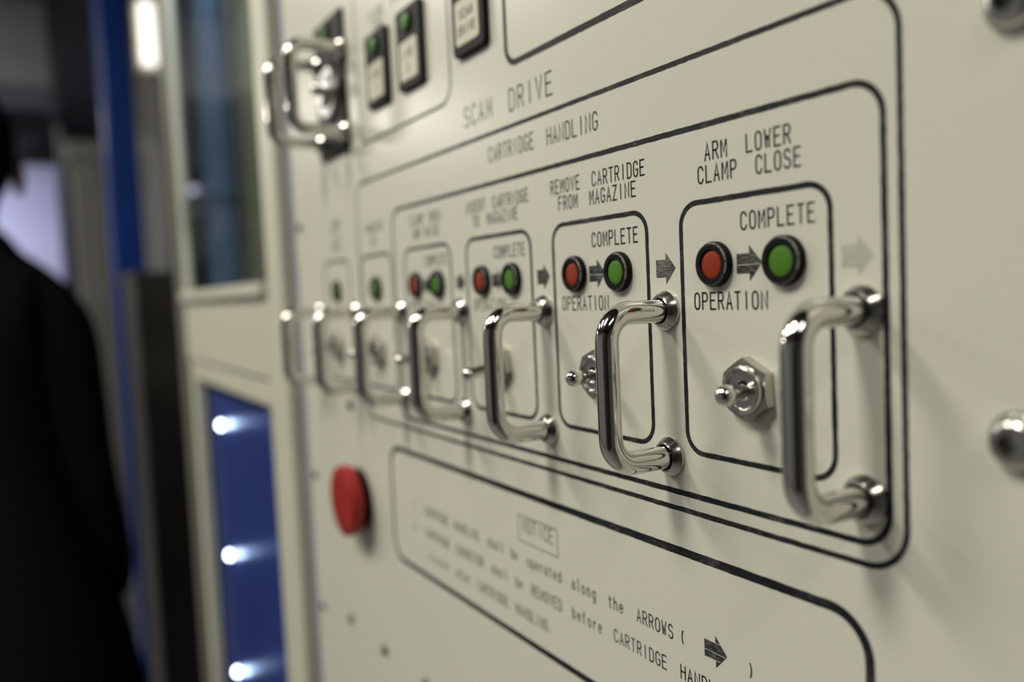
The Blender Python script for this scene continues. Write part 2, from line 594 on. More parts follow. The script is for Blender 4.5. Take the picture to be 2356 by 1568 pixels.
# lettering, line by line
LT = dict(h=3.95, gw=1.62, t=0.48)
letters([('SCAM', -134.8, 5.65, 63.0), ('DRIVE', -102.6, 5.55, 62.3)], 6.9, 3.3, .62, panel)
letters([('CARTRIDGE', -118.0, 3.38, 47.0), ('HANDLING', -80.9, 3.40, 46.6)], 5.0, 2.1, .52, panel)
letters([('ARM', -12.9, 2.68, 30.7), ('LOWER', 0.3, 2.68, 30.5)], parent=panel, **LT)
letters([('CLAMP', -15.4, 2.68, 25.5), ('CLOSE', 3.0, 2.65, 25.3)], parent=panel, **LT)
letters([('REMOVE', -80.0, 2.70, 30.7), ('CARTRIDGE', -58.5, 2.68, 30.6)], parent=panel, **LT)
letters([('FROM', -76.0, 2.72, 25.5), ('MAGAZINE', -59.9, 2.70, 25.5)], parent=panel, **LT)
letters([('INSERT', -137.5, 2.70, 30.6), ('CARTRIDGE', -116.7, 2.68, 30.5)], parent=panel, **LT)
letters([('TO', -132.2, 2.72, 25.3), ('MAGAZINE', -121.1, 2.68, 25.4)], parent=panel, **LT)
letters([('CLAMP', -187.8, 2.70, 30.7), ('OPEN', -169.0, 2.70, 30.5)], parent=panel, **LT)
letters([('ARM', -186.0, 2.70, 25.1), ('RAISE', -173.6, 2.70, 25.2)], parent=panel, **LT)
letters([('MAGAZINE', -240.5, 2.75, 32.0)], parent=panel, **LT)
letters([('SET', -234.8, 2.75, 25.5)], parent=panel, **LT)
letters([('CLAMP', -292.0, 3.0, 37.3)], 7.0, 1.95, .46, panel)
letters([('CLOSE', -291.5, 3.0, 27.6)], 6.0, 1.95, .46, panel)
for k in range(4):
    letters([('COMPLETE', -2.0 - 58.0 * k + (0.4 if k else 0), 2.69, 13.3)], parent=panel, **LT)
    letters([('OPERATION', -17.9 - 58.2 * k, 2.68, -4.85)], parent=panel, **LT)
letters([('NOTICE', -106.6, 3.35, -80.8)], 4.6, 2.2, .40, panel)
NT = dict(h=3.7, gw=1.62, t=0.42)
r1, r2, r3 = -92.9, -102.5, -112.3
letters([('1.', -201.0, 2.6, r1), ('CARTRIDGE', -188.6, 2.60, r1), ('HANDLING', -160.4, 2.68, r1), ('shall', -132.9, 2.60, r1), ('be', -115.4, 2.62, r1),
         ('operated', -104.5, 2.72, r1), ('along', -77.6, 2.72, r1), ('the', -58.6, 2.62, r1), ('ARROWS', -45.4, 2.66, r1), ('(', -27.3, 2.6, r1)], parent=panel, **NT)
letters([(')', -3.9, 2.6, r1)], parent=panel, **NT)
letters([('2.', -201.0, 2.6, r2), ('CARTRIDGE', -188.6, 2.60, r2), ('CONNECTOR', -159.6, 2.58, r2), ('shall', -130.8, 2.60, r2), ('be', -112.9, 2.62, r2),
         ('REMOVED', -102.2, 2.72, r2), ('before', -78.0, 2.76, r2), ('CARTRIDGE', -56.4, 2.66, r2), ('HANDLING', -27.7, 2.66, r2)], parent=panel, **NT)
letters([('closed', -187.4, 3.4, r3), ('after', -160.8, 2.62, r3), ('CARTRIDGE', -142.1, 2.62, r3), ('HANDLING.', -113.5, 2.66, r3)], parent=panel, **NT)
letters([('CLOSE', -221.0, 3.4, 124.5), ('OPEN', -196.0, 3.4, 124.8)], 4.2, 2.2, .5, panel)
letters([('ARM', -216.0, 3.4, 119.0)], 3.8, 2.2, .5, panel)

# ------------------------------------------------------------------ switch guards (bent steel bars)


def make_guard(h=19.5, span=38.0):
    g = empty('switch_guard')
    rb, rt = 7.0, 3.0
    pts = []
    z = span / 2
    pts.append((0, 0.0, z))
    pts.append((0, -(h - rb) * MM * 0.5, z))
    for s in range(0, 11):
        a = math.radians(90 * s / 10)
        pts.append((0, -(h - rb + rb * math.sin(a)) , z - rb + rb * math.cos(a)))
    full = [(p[0], (p[1] if abs(p[1]) > 1 else p[1] / MM), p[2]) for p in pts]
    n_ = 6
    for k in range(1, n_):
        full.append((0, -h, (z - rb) * (1 - 2 * k / n_)))
    for s in range(10, -1, -1):
        a = math.radians(90 * s / 10)
        full.append((0, -(h - rb + rb * math.sin(a)), -(z - rb + rb * math.cos(a))))
    full.append((0, -(h - rb) * 0.5, -z))
    full.append((0, 0, -z))
    bm = bmesh.new()
    add_tube(bm, [(p[0] * MM, p[1] * MM, p[2] * MM) for p in full], rt * MM, 28)
    link_mesh('bar', bm, CHROME, g, 60)
    for s in (1, -1):
        bm = bmesh.new()
        prof = [(5.1, 0), (5.1, 0.8), (4.9, 1.05), (3.95, 2.5), (3.75, 2.65), (3.35, 2.65), (3.25, 2.4), (3.25, 1.2)]
        add_lathe(bm, [(a * MM, b * MM) for a, b in prof], 48, 'y', (0, 0, s * z * MM))
        link_mesh('flange', bm, CHROME2, g, 30)
    return g


GV = -26.1
GG = 'bent steel switch guards in the row of boxes'
glabels = ['nearest bent steel guard, right of the box headed ARM LOWER CLAMP CLOSE',
           'bent steel guard between the REMOVE CARTRIDGE box and the ARM LOWER box',
           'bent steel guard between the INSERT CARTRIDGE box and the REMOVE CARTRIDGE box',
           'bent steel guard just left of the INSERT CARTRIDGE box',
           'bent steel guard left of the blurred box with the farthest red lamp',
           'bent steel guard between the two boxes holding only a green lamp',
           'farthest bent steel guard, last of the row by the panel edge']
g0 = make_guard()
for k, lb in enumerate(glabels):
    loc = ((29.4 - 58.0 * k) * MM, 0, GV * MM)
    if k == 0:
        g0.location = loc
        tag(g0, lb, 'switch guard', GG)
    else:
        dup(g0, loc, lb)

# ------------------------------------------------------------------ toggle switches


def hex_pts(af, rot):
    r = af / 2 / math.cos(PI / 6)
    return [(r * math.cos(rot + PI / 3 * k), r * math.sin(rot + PI / 3 * k)) for k in range(6)]


def make_toggle(lean, rot=0.0, scale=1.0, dz=0.0):
    t = empty('toggle_switch')
    # chamfered hexagonal nut with a bore
    bm = bmesh.new()
    af, th, bore = 13.0, 2.9, 5.75
    n = 72
    rings = []

    def hexr(a):
        a = (a - rot - PI / 2) % (PI / 3) - PI / 6
        return af / 2 / math.cos(a)
    for kind, hgt in (('hex', 0), ('hex', th), ('bore', th), ('bore', 0)):
        ring = []
        for i in range(n):
            a = 2 * PI * i / n + rot + PI / 2
            hr = hexr(a - 0)
            if kind == 'hex':
                r = hr
                hh = hgt - (max(0, hr - af / 2 * 1.02) * 0.55 if hgt else 0)
            else:
                r, hh = bore, hgt
            ring.append(bm.verts.new((r * math.cos(a) * MM, -hh * MM, r * math.sin(a) * MM)))
        rings.append(ring)
    for A, B in zip(rings, rings[1:]):
        for i in range(n):
            j = (i + 1) % n
            bm.faces.new((A[i], A[j], B[j], B[i]))
    link_mesh('nut', bm, NICKEL, t, 24)
    prof = [(5.7, 0), (5.7, 3.3), (5.5, 3.85), (5.1, 4.05), (4.6, 3.95), (4.3, 3.55), (4.25, 3.3), (2.7, 3.2), (2.4, 3.25), (2.1, 3.0), (1.9, 0.8), (0, 0.8)]
    lathe('bushing', [(a * MM, b * MM) for a, b in prof], CHROME2, t, 56, smooth=25)
    # bat lever leaning sideways
    bm = bmesh.new()
    d = Vector((math.sin(lean), -math.cos(lean), dz)).normalized()
    base = Vector((0, -1.2, 0))
    L = 13.2 * scale
    prof = [(0, 1.6), (3.0, 1.65), (6.5, 1.9), (9.5, 2.2), (L - 1.9, 2.4)]
    for k in range(1, 8):
        a = PI / 2 * k / 7
        prof.append((L - 1.9 + 2.3 * math.sin(a), max(0.02, 2.4 * math.cos(a))))
    add_tube(bm, [tuple((base + d * s) * MM) for s, r in prof], [r * MM for s, r in prof], 28)
    link_mesh('lever', bm, CHROME, t, 60)
    return t


TG = 'toggle switches in the row of boxes'
tl = ['toggle switch in the nearest box, under ARM LOWER CLAMP CLOSE',
      'toggle switch in the REMOVE CARTRIDGE box, half behind its steel guard',
      'toggle switch in the INSERT CARTRIDGE box, lever thrown left',
      'toggle switch in the blurred box with the farthest red lamp',
      'toggle switch in the green lamp box touching the inner printed frame',
      'toggle switch in the farthest green lamp box, outside the printed frames']
TU = [0, -58, -115.6, -174.3, -230.8, -288.0]
right_ = math.radians(18)
ta = make_toggle(right_, 0.06)
tb = make_toggle(right_, -0.12)
tcc = make_toggle(-right_, 0.20, dz=-0.26)
tdd = make_toggle(-right_, 0.10, dz=-0.08)
tag(tdd, tl[3], 'toggle switch', TG)
tdd.location = (TU[3] * MM, 0, -25.6 * MM)
tag(ta, tl[0], 'toggle switch', TG)
tag(tb, tl[1], 'toggle switch', TG)
tag(tcc, tl[2], 'toggle switch', TG)
ta.location = (TU[0] * MM, 0, -25.2 * MM)
tb.location = (TU[1] * MM, 0, -25.4 * MM)
tcc.location = (TU[2] * MM, 0, -25.6 * MM)
for k in (4, 5):
    dup(tdd, (TU[k] * MM, 0, -25.6 * MM), tl[k])

# ------------------------------------------------------------------ indicator lamps


def make_lamp(m, bez=5.5, lens=3.5, h=2.1, dark=None):
    t = empty('indicator_lamp')
    prof = [(bez, 0), (bez, h * 0.62), (bez - 0.25, h * 0.86)]
    bm = bmesh.new()
    add_lathe(bm, [(a * MM, b * MM) for a, b in prof], 56)
    prof = [(bez - 0.25, h * 0.86), (bez - 0.6, h), (lens + 0.12, h), (lens, h - 0.15), (lens, h - 1.0)]
    add_lathe(bm, [(a * MM, b * MM) for a, b in prof], 56)
    bmesh.ops.remove_doubles(bm, verts=bm.verts[:], dist=1e-6)
    o = link_mesh('bezel', bm, BLACKPLASTIC, t, 30)
    o.data.materials.append(RIMWEAR)
    for p in o.data.polygons:
        c = p.center
        r = math.hypot(c.x, c.z) / MM
        if bez - 0.62 < r < bez - 0.1 and -c.y / MM > h * 0.75:
            p.material_index = 1
    prof = [(0, h - 0.30), (lens * 0.5, h - 0.33), (lens * 0.85, h - 0.42), (lens, h - 0.6), (lens, 0.2)]
    lathe('lens', [(a * MM, b * MM) for a, b in prof], m, t, 48)
    return t


LG, LR = make_lamp(GREENLENS), make_lamp(REDLENS, bez=5.4, lens=3.45)
gl = ['green indicator lamp in the nearest box, under ARM LOWER CLAMP CLOSE',
      'green indicator lamp in the REMOVE CARTRIDGE box', 'green indicator lamp in the INSERT CARTRIDGE box',
      'green indicator lamp beside the farthest red lamp',
      'only lamp of the box touching the inner printed frame, green', 'farthest green lamp, alone in the last box']
rl = ['red indicator lamp in the nearest box, above its OPERATION lettering', 'red indicator lamp in the REMOVE CARTRIDGE box',
      'red indicator lamp in the INSERT CARTRIDGE box', 'farthest and most blurred red indicator lamp of the row']
GU = [10.6, -47.3, -105.3, -163.4, -229.8, -286.0]
RU = [-10.3, -68.3, -126.4, -184.4]
for k in range(6):
    loc = (GU[k] * MM, 0, 3.7 * MM)
    if k == 0:
        LG.location = loc
        tag(LG, gl[0], 'indicator lamp', 'green indicator lamps in the boxes')
    else:
        dup(LG, loc, gl[k])
for k in range(4):
    loc = (RU[k] * MM, 0, 3.9 * MM)
    if k == 0:
        LR.location = loc
        tag(LR, rl[0], 'indicator lamp', 'red indicator lamps in the boxes')
    else:
        dup(LR, loc, rl[k])

# ------------------------------------------------------------------ black status indicators (plate, green lamp, label)


def add_plate(bm, x0, x1, z0, z1, r, th, bev):
    a = rrect(x0, x1, z0, z1, r, 6)
    b = rrect(x0 + bev, x1 - bev, z0 + bev, z1 - bev, max(0.3, r - bev), 6)
    V = lambda P, y: [bm.verts.new((p[0] * MM, -y * MM, p[1] * MM)) for p in P]
    r0, r1, r2 = V(a, 0), V(a, th - bev), V(b, th)
    n = len(a)
    for A, B in ((r0, r1), (r1, r2)):
        for i in range(n):
            j = (i + 1) % n
            bm.faces.new((A[i], A[j], B[j], B[i]))
    bm.faces.new(r2)


def status(loc, words, label):
    t = empty('status_indicator', loc)
    tag(t, label, 'indicator', 'black status indicators above the frames')
    bm = bmesh.new()
    add_plate(bm, -12, 12, -16.3, 16.3, 2.6, 2.2, 0.5)
    link_mesh('plate', bm, BLACKPLASTIC, t, 30)
    bm = bmesh.new()
    add_plate(bm, -8.6, 8.6, -12.8, 2.8, 1.6, 2.45, 0.1)
    lw = link_mesh('label_window', bm, WHITELABEL, t, 30)
    letters(words, 3.0, 1.6, .5, lw, y=-2.5 * MM)
    prof = [(4.4, 2.1), (4.4, 3.0), (3.6, 3.3), (3.6, 2.9)]
    lathe('lamp_bezel', [(a * MM, b * MM) for a, b in prof], BLACKPLASTIC, t, 40, center=(0, 0, 11.0 * MM * 0.9))
    prof = [(3.7, 2.1), (3.6, 3.2), (2.4, 3.7), (0, 3.9)]
    lathe('lens', [(a * MM, b * MM) for a, b in prof], DKGREENLENS, t, 40, center=(0, 0, 11.0 * MM * 0.9))
    return t


status((-212.0 * MM, 0, 99.8 * MM), [('LINE', -5.0, 2.7, -2.4), ('1', -1.0, 2.7, -8.0)], 'farthest of the black status indicators, first right of the steel-guarded black plate')
status((-176.3 * MM, 0, 99.6 * MM), [('LINE', -5.0, 2.7, -2.4), ('2', -1.0, 2.7, -8.0)], 'black status indicator inside the thin printed frame, near its right corner')
status((-125.3 * MM, 0, 100.2 * MM), [('SCAM', -5.0, 2.7, -2.4), ('DRIVE', -6.3, 2.7, -8.0)], 'black status indicator labelled SCAM DRIVE, outside the thin printed frame')

# ------------------------------------------------------------------ guarded switch on a black plate
ms = tag(empty('plate_switch', (-275.5 * MM, 0, 106.0 * MM)), 'black backing plate with large round switch and green lamp, upper left', 'switch')
bm = bmesh.new()
add_plate(bm, -20.5, 20.5, -34, 34, 0.8, 2.0, 0.4)
link_mesh('backing_plate', bm, BLACKPLASTIC, ms, 30)
prof = [(4.6, 1.9), (4.6, 3.4), (3.7, 3.7), (3.7, 3.2)]
lathe('lamp_bezel', [(a * MM, b * MM) for a, b in prof], BLACKPLASTIC, ms, 40, center=(-1 * MM, 0, 27.5 * MM))
prof = [(3.7, 1.9), (3.6, 3.4), (2.4, 3.9), (0, 4.0)]
lathe('lens', [(a * MM, b * MM) for a, b in prof], DKGREENLENS, ms, 40, center=(-1 * MM, 0, 27.5 * MM))
prof = [(13.2, 2.0), (13.2, 3.2), (12.6, 4.2), (11.2, 4.6), (8.0, 3.8), (7.2, 3.6), (7.2, 3.0)]
lathe('dished_ring', [(a * MM, b * MM) for a, b in prof], SATIN, ms, 64, center=(0, 0, -3 * MM))
prof = [(6.9, 2.0), (6.9, 6.5), (6.3, 7.2), (4.0, 7.2), (3.0, 6.6), (0, 6.6)]
lathe('bushing', [(a * MM, b * MM) for a, b in prof], SATIN, ms, 48, center=(0, 0, -3 * MM))
bm = bmesh.new()
d = Vector((0.45, -1, 0.10)).normalized()
prof = [(4, 1.9), (7, 2.3), (9, 3.0), (10.5, 3.4)]
for k in range(1, 8):
    a = PI / 2 * k / 7
    prof.append((10.5 + 3.3 * math.sin(a), max(0.03, 3.4 * math.cos(a))))
add_tube(bm, [tuple((d * s + Vector((0, 0, -3))) * MM) for s, r in prof], [r * MM for s, r in prof], 28)
link_mesh('lever', bm, CHROME, ms, 60)

g1 = make_guard(25.0, 40.0)
g1.location = (-256.5 * MM, -1.9 * MM, 101.0 * MM)
tag(g1, 'bent steel guard on the right edge of the black backing plate', 'switch guard', 'tall steel guards on the black plate')
dup(g1, (-293.5 * MM, -1.9 * MM, 101.0 * MM), 'bent steel guard on the left edge of the black backing plate')

# ------------------------------------------------------------------ red mushroom button
rb = tag(empty('push_button', (-268.0 * MM, 0, -103.0 * MM)), 'large round red push button left of the notice frame', 'button')
prof = [(15.5, 0), (15.5, 2.5), (14.5, 3.2), (11.0, 3.2), (11.0, 4.6)]
lathe('base_ring', [(a * MM, b * MM) for a, b in prof], BLACKPLASTIC, rb, 64)
prof = [(11.0, 4.4), (16.0, 4.6), (17.6, 5.2), (18.0, 6.2), (18.0, 9.8), (17.6, 10.6), (16.8, 11.0), (9.0, 11.3), (0, 11.4)]
lathe('cap', [(a * MM, b * MM) for a, b in prof], REDPLASTIC, rb, 64, smooth=30)

# ------------------------------------------------------------------ screws


def make_screw(r, h, socket, m, name):
    """button head with a hexagonal socket"""
    t = empty(name)
    bm = bmesh.new()
    n = 36
    prof = [(r, 0), (r, h * 0.18)]
    for k in range(1, 7):
        a = PI / 2 * k / 7
        rr = socket + (r - socket) * math.cos(a)
        prof.append((rr, h * (0.18 + 0.82 * math.sin(a))))
    rings = add_lathe(bm, [(a * MM, b * MM) for a, b in prof], n)
    top = rings[-1]

    def sr(a):
        a = a % (PI / 3) - PI / 6
        return socket * 0.86 / math.cos(a)
    r1 = [bm.verts.new((sr(2 * PI * i / n) * math.cos(2 * PI * i / n) * MM, -h * MM, sr(2 * PI * i / n) * math.sin(2 * PI * i / n) * MM)) for i in range(n)]
    r2 = [bm.verts.new((v.co.x, -h * 0.25 * MM, v.co.z)) for v in r1]
    for A, B in ((top, r1), (r1, r2)):
        for i in range(n):
            j = (i + 1) % n
            bm.faces.new((A[i], A[j], B[j], B[i]))
    bm.faces.new(r2)
    link_mesh('screw_head', bm, m, t, 40)
    prof = [(r * 1.12, 0), (r * 1.12, 0.35), (r * 1.0, 0.45), (r * .5, 0.45)]
    lathe('washer', [(a * MM, b * MM) for a, b in prof], m, t, 36)
    return t


s1 = make_screw(4.7, 3.2, 2.5, CHROME2, 'cap_screw')
s1.location = (59.3 * MM, 0, -29.5 * MM)
tag(s1, 'shiny button head screw cut by the right picture edge at half height', 'screw', 'button head screws at the right edge')
dup(s1, (59.3 * MM, 0, 43.5 * MM), 'shiny button head screw in the top right corner')
s2 = make_screw(2.7, 1.7, 1.3, DARKSTEEL, 'panel_screw')
places = [(-347, 42.3, 'dark panel screw at the panel edge, left of the farthest blurred lettering'),
          (-346, -103.9, 'dark panel screw at the panel edge, left of the red button'),
          (-346, -184.0, 'dark panel screw in the lower left corner of the beige panel'),
          (-295, -175.3, 'first dark screw from the corner in the row below the notice frame'),
          (-246, -175.3, 'second dark screw from the corner in the row below the notice frame'),
          (-197, -173.5, 'dark screw at the bottom picture edge below the notice frame'),
          (-276, -55.4, 'small dark screw above the red button, under the last box')]
for k, (u, v, lb) in enumerate(places):
    u = max(u, -353)
    if k == 0:
        s2.location = (u * MM, 0, v * MM)
        tag(s2, lb, 'screw', 'small dark panel screws')
    else:
        dup(s2, (u * MM, 0, v * MM), lb)

# ------------------------------------------------------------------ glazed cabinet beyond the panel
cab = tag(empty('glazed_cabinet', (0, 0, -1.35)), 'tall beige cabinet with two windows beyond the left panel edge', 'cabinet')
Z = lambda v: v * MM + 1.35
box('edge_trim', -0.384, -0.360, 0.004, 0.05, 0.02, 2.40, GREYSTRIP, cab, 0.003)
box('stile', -0.421, -0.385, -0.003, 0.010, 0.02, 2.40, BEIGE2, cab, 0.002)
box('stile', -0.800, -0.766, -0.003, 0.008, 0.02, 2.40, STILEM, cab, 0.002)
box('rail', -0.766, -0.421, -0.001, 0.010, Z(-54), Z(4), BEIGE2, cab, 0.001)
box('side_wall', -0.802, -0.79, 0.008, 0.40, 0.02, 2.40, INSIDE, cab)
box('side_wall', -0.385, -0.375, 0.05, 0.40, 0.02, 2.40, DARKGREY, cab)
box('back_plate', -0.79, -0.385, 0.36, 0.37, 0.02, 2.40, INSIDE, cab)
box('shelf', -0.79, -0.385, 0.010, 0.36, Z(4), Z(8), BEIGE2, cab)
box('top_plate', -0.79, -0.385, 0.010, 0.36, 2.38, 2.40, INSIDE, cab)
uf = box('window_frame', -0.766, -0.760, 0.0, 0.007, Z(4), 2.38, BEIGE2, cab, 0.001)
box('frame_side', -0.431, -0.421, 0.001, 0.008, Z(4), 2.38, STILEM, uf, 0.001)
box('frame_bottom', -0.760, -0.431, -0.006, 0.008, Z(4), Z(13), BEIGE2, uf, 0.001)
box('glass_pane', -0.760, -0.431, 0.004, 0.006, Z(13), 2.38, GLASS, cab)
lf = box('window_frame', -0.766, -0.742, 0.001, 0.010, 0.05, Z(-54), BEIGE2, cab, 0.001)
box('frame_side', -0.443, -0.436, 0.000, 0.010, 0.05, Z(-54), BEIGE2, lf, 0.001)
box('frame_side', -0.434, -0.423, -0.002, 0.010, 0.05, Z(-54), BEIGE2, lf, 0.001)
box('frame_top', -0.742, -0.436, 0.001, 0.010, Z(-74), Z(-57), BEIGE2, lf, 0.001)
box('lining', -0.79, -0.425, 0.012, 0.018, 0.05, Z(-50), BLUEBACK, cab)
for v, lb in ((-114.4, 'uppermost of the glowing blue-white lamps behind the lower window'),
              (-239.3, 'middle glowing blue-white lamp behind the lower window'),
              (-353.5, 'lowest glowing blue-white lamp, cut by the bottom picture edge')):
    t = tag(empty('led_lamp', (-0.673, 0.0105, v * MM)), lb, 'lamp', 'blue-white lamps behind the lower window')
    prof = [(4.6, -1.5), (4.6, -0.6), (4.0, -0.2), (3.0, -0.2)]
    lathe('lamp_socket', [(a * MM, b * MM) for a, b in prof], DARKSTEEL, t, 24, center=(0, 0, 0))
    prof = [(3.0, -0.4), (3.6, 0.8), (3.4, 2), (2.2, 3.2), (0, 3.8)]
    lathe('bulb', [(a * MM, b * MM) for a, b in prof], LEDM, t, 24)
    sd = bpy.data.lights.new('led_light', 'SPOT')
    sd.energy = 0.016
    sd.color = (0.45, 0.62, 1.0)
    sd.spot_size = math.radians(165)
    sd.spot_blend = 1.0
    sd.shadow_soft_size = 0.0015
    so = bpy.data.objects.new('led_light', sd)
    COL.objects.link(so)
    so.location = (-0.667, 0.0055, v * MM + 0.001)
    so.rotation_euler = Vector((1, 0.55, 0.12)).to_track_quat('-Z', 'Y').to_euler()

area('compartment_fill', (-0.60, 0.10, 0.62), 0.10, 3.0, (0.9, 0.95, 1.0), (-0.74, 0.05, 0.1))  # unseen area light added to brighten the upper compartment
# things inside the upper compartment, along its left side
FL = 0.0085
dt = tag(empty('slate_pipe', (-0.762, 0.040, FL)), 'upright slate blue pipe inside the upper window', 'pipe')
prof = [(0, 0.0), (0.022, 0.0), (0.022, 0.006), (0.0165, 0.007), (0.0165, 0.80), (0, 0.80)]
lathe('pipe_body', prof, SLATE, dt, 40, axis='z')
prof = [(0.0166, 0), (0.019, 0.001), (0.019, 0.016), (0.0166, 0.017)]
lathe('band', prof, SLATE, dt, 40, axis='z', center=(0, 0, 0.10))
ob = tag(empty('instrument_box', (-0.770, 0.082, FL)), 'olive instrument box right of the slate pipe inside the upper window', 'box')
box('case', -0.018, 0.018, -0.016, 0.030, 0, 0.70, OLIVE, ob, 0.003)
box('lid', -0.019, 0.019, -0.017, 0.031, 0.30, 0.32, OLIVE, ob, 0.002)
kn = tag(empty('valve', (-0.772, 0.016, FL)), 'small dark valve left of the slate pipe inside the upper window', 'valve')
prof = [(0, 0), (0.006, 0), (0.006, 0.07), (0.009, 0.075), (0.009, 0.11), (0, 0.115)]
lathe('valve_body', prof, DARKGREY, kn, 24, axis='z')
bm = bmesh.new()
add_tube(bm, [(0, 0, 0.09), (0.018, 0, 0.09)], 0.012, 18)
link_mesh('valve_knob', bm, DARKGREY, kn)
rd = tag(empty('streak_rod', (-0.735, 0.0545, FL)), 'thin bright rod standing in for a reflection streak between the slate pipe and the olive box', 'rod')  # bright rod added to imitate the reflection streak on the pipe
prof = [(0, 0), (0.008, 0), (0.008, 0.004), (0.0035, 0.005), (0.0035, 0.80), (0, 0.80)]
lathe('rod', prof, CHROME2, rd, 24, axis='z')
cs = make_screw(3.4, 2.2, 1.6, CHROME, 'cap_screw')  # screw added so that its glint gives a faint bright spot
cs.location = (-0.428, 0.001, 0.028)
tag(cs, 'shiny screw added as a bright spot low on the right frame of the upper window', 'screw')

# ------------------------------------------------------------------ corridor beyond
post = tag(empty('blue_post', (-1.94, 0.070, -1.35)), 'blue painted steel post between the person and the glazed cabinet', 'post')
box('post_shaft', -0.036, 0.036, -0.034, 0.034, 0.012, 2.46, BLUEPAINT, post, 0.008)
box('base_plate', -0.075, 0.075, -0.07, 0.07, 0, 0.012, BLUEPAINT, post, 0.002)

lk = tag(empty('grey_locker', (-2.6, 0.34, -1.35)), 'grey locker right of the blue post', 'locker')
box('locker_body', -0.25, 0.25, -0.13, 0.45, 0.05, 2.30, GREYWALL, lk, 0.006)
box('locker_plinth', -0.23, 0.23, -0.11, 0.43, 0, 0.05, DARKGREY, lk)
box('locker_door', 0.25, 0.262, -0.12, 0.20, 0.10, 2.26, GREYWALL, lk, 0.003)
dh = box('locker_latch', 0.262, 0.28, -0.10, -0.06, 1.80, 1.84, DARKGREY, lk, 0.004)
wl = tag(empty('reflection_streak', (-2.33, 0.198, 0.655)), 'bright upright reflection streak, built as a glowing tube, on the grey locker beside the blue post', 'lamp')  # no real lamp: a glowing tube imitates a reflected streak of light
box('streak_back', -0.006, 0.006, -0.03, 0.03, -0.02, 0.18, WHITELABEL, wl, 0.003)
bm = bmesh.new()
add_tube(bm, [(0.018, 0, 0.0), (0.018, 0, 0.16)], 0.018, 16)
link_mesh('streak_tube', bm, STREAKGLOW, wl)

dc = tag(empty('dark_cabinet', (-1.755, 0.282, -1.35)), 'dark cabinet in the gap left of the glazed cabinet', 'cabinet')
box('cabinet_body', -0.11, 0.11, -0.235, 0.30, 0.03, 1.40, DARKCAB, dc, 0.006)
box('cabinet_plinth', -0.10, 0.10, -0.22, 0.28, 0, 0.03, DARKGREY, dc)
box('cabinet_lid', -0.113, 0.113, -0.238, 0.305, 1.40, 1.42, DARKGREY, dc, 0.004)

bp = tag(empty('beige_column', (-2.75, 0.045, -1.35)), 'greyish beige column just left of the blue post', 'column')
box('column_shaft', -0.05, 0.05, -0.035, 0.05, 0.02, 1.80, GREYWALL, bp, 0.006)
box('column_cap', -0.055, 0.055, -0.045, 0.055, 1.80, 1.86, GREYWALL, bp, 0.006)
nv = tag(empty('navy_pipe', (-3.2, 0.02, -1.35)), 'navy blue pipe left of the beige column', 'pipe')
prof = [(0, 0), (0.05, 0), (0.05, 0.012), (0.024, 0.014), (0.024, 2.00), (0, 2.02)]
lathe('pipe', prof, NAVY, nv, 24, axis='z')

wc = tag(empty('white_cabinet', (-5.1, -0.12, -1.35)), 'brightly lit lavender white cabinet behind the person', 'cabinet')
box('cabinet_body', -0.3, 0.25, -0.22, 0.20, 0.06, 2.12, WHITEPAINT, wc, 0.03)
box('cabinet_plinth', -0.28, 0.23, -0.20, 0.18, 0, 0.06, DARKGREY, wc)
box('cabinet_door', 0.25, 0.265, -0.20, 0.18, 0.12, 2.06, WHITEPAINT, wc, 0.01)
area('cabinet_fill', (-4.15, -0.62, 0.52), 0.12, 6.0, COOL, (-4.85, -0.08, 0.35))  # unseen light added to brighten the white cabinet
fl = tag(empty('added_lamp', (-4.15, -0.62, CEIL + 0.02)), 'hanging lamp added out of view to brighten the white cabinet', 'lamp')  # invented fixture for the added cabinet light, kept out of view
bm = bmesh.new()
add_tube(bm, [(0, 0, 0), (0, 0, -0.50)], 0.006, 10)
link_mesh('stem', bm, DARKSTEEL, fl)
prof = [(0.02, 0.10), (0.05, 0.08), (0.09, 0.0), (0.085, 0.0), (0.045, 0.07), (0.0, 0.085)]
lathe('lamp_shade', prof, DARKGREY, fl, 32, axis='z', center=(0, 0, -0.58))

# overhead duct, far
du = tag(empty('air_duct', (-3.05, -0.62, 0.72)), 'grey air duct crossing the corridor above the person', 'duct')
box('duct_body', -0.25, 0.10, -0.20, 0.645, 0.0, 0.28, DUCTM, du, 0.01)
box('duct_flange', -0.26, 0.11, 0.60, 0.63, -0.012, 0.292, DARKGREY, du, 0.004)
for yy in (-0.1, 0.3):
    box('hanger', -0.02, 0.02, yy - 0.01, yy + 0.01, 0.28, CEIL + 0.02 - 0.72, DARKSTEEL, du)

# ------------------------------------------------------------------ the person walking away


def skin_body(name, nodes, edges, m, parent=None, root=0, sub=2):
    me = bpy.data.meshes.new(name)
    me.from_pydata([n[0] for n in nodes], edges, [])
    o = bpy.data.objects.new(name, me)
    COL.objects.link(o)
    md = o.modifiers.new('Skin', 'SKIN')
    md.use_smooth_shade = True
    md.branch_smoothing = 0.6
    if not me.skin_vertices:
        me.skin_vertices.new()
    for i, n in enumerate(nodes):
        r = n[1]
        me.skin_vertices[0].data[i].radius = r if isinstance(r, tuple) else (r, r)
        me.skin_vertices[0].data[i].use_root = (i == root)
    s = o.modifiers.new('Subdivision', 'SUBSURF')
    s.levels = sub
    s.render_levels = sub
    me.materials.append(m)
    if parent:
        o.parent = parent
    return o


per = tag(empty('person', (-1.363, -0.226, -1.35)), 'person in a long black coat seen from behind at the left picture edge', 'person')
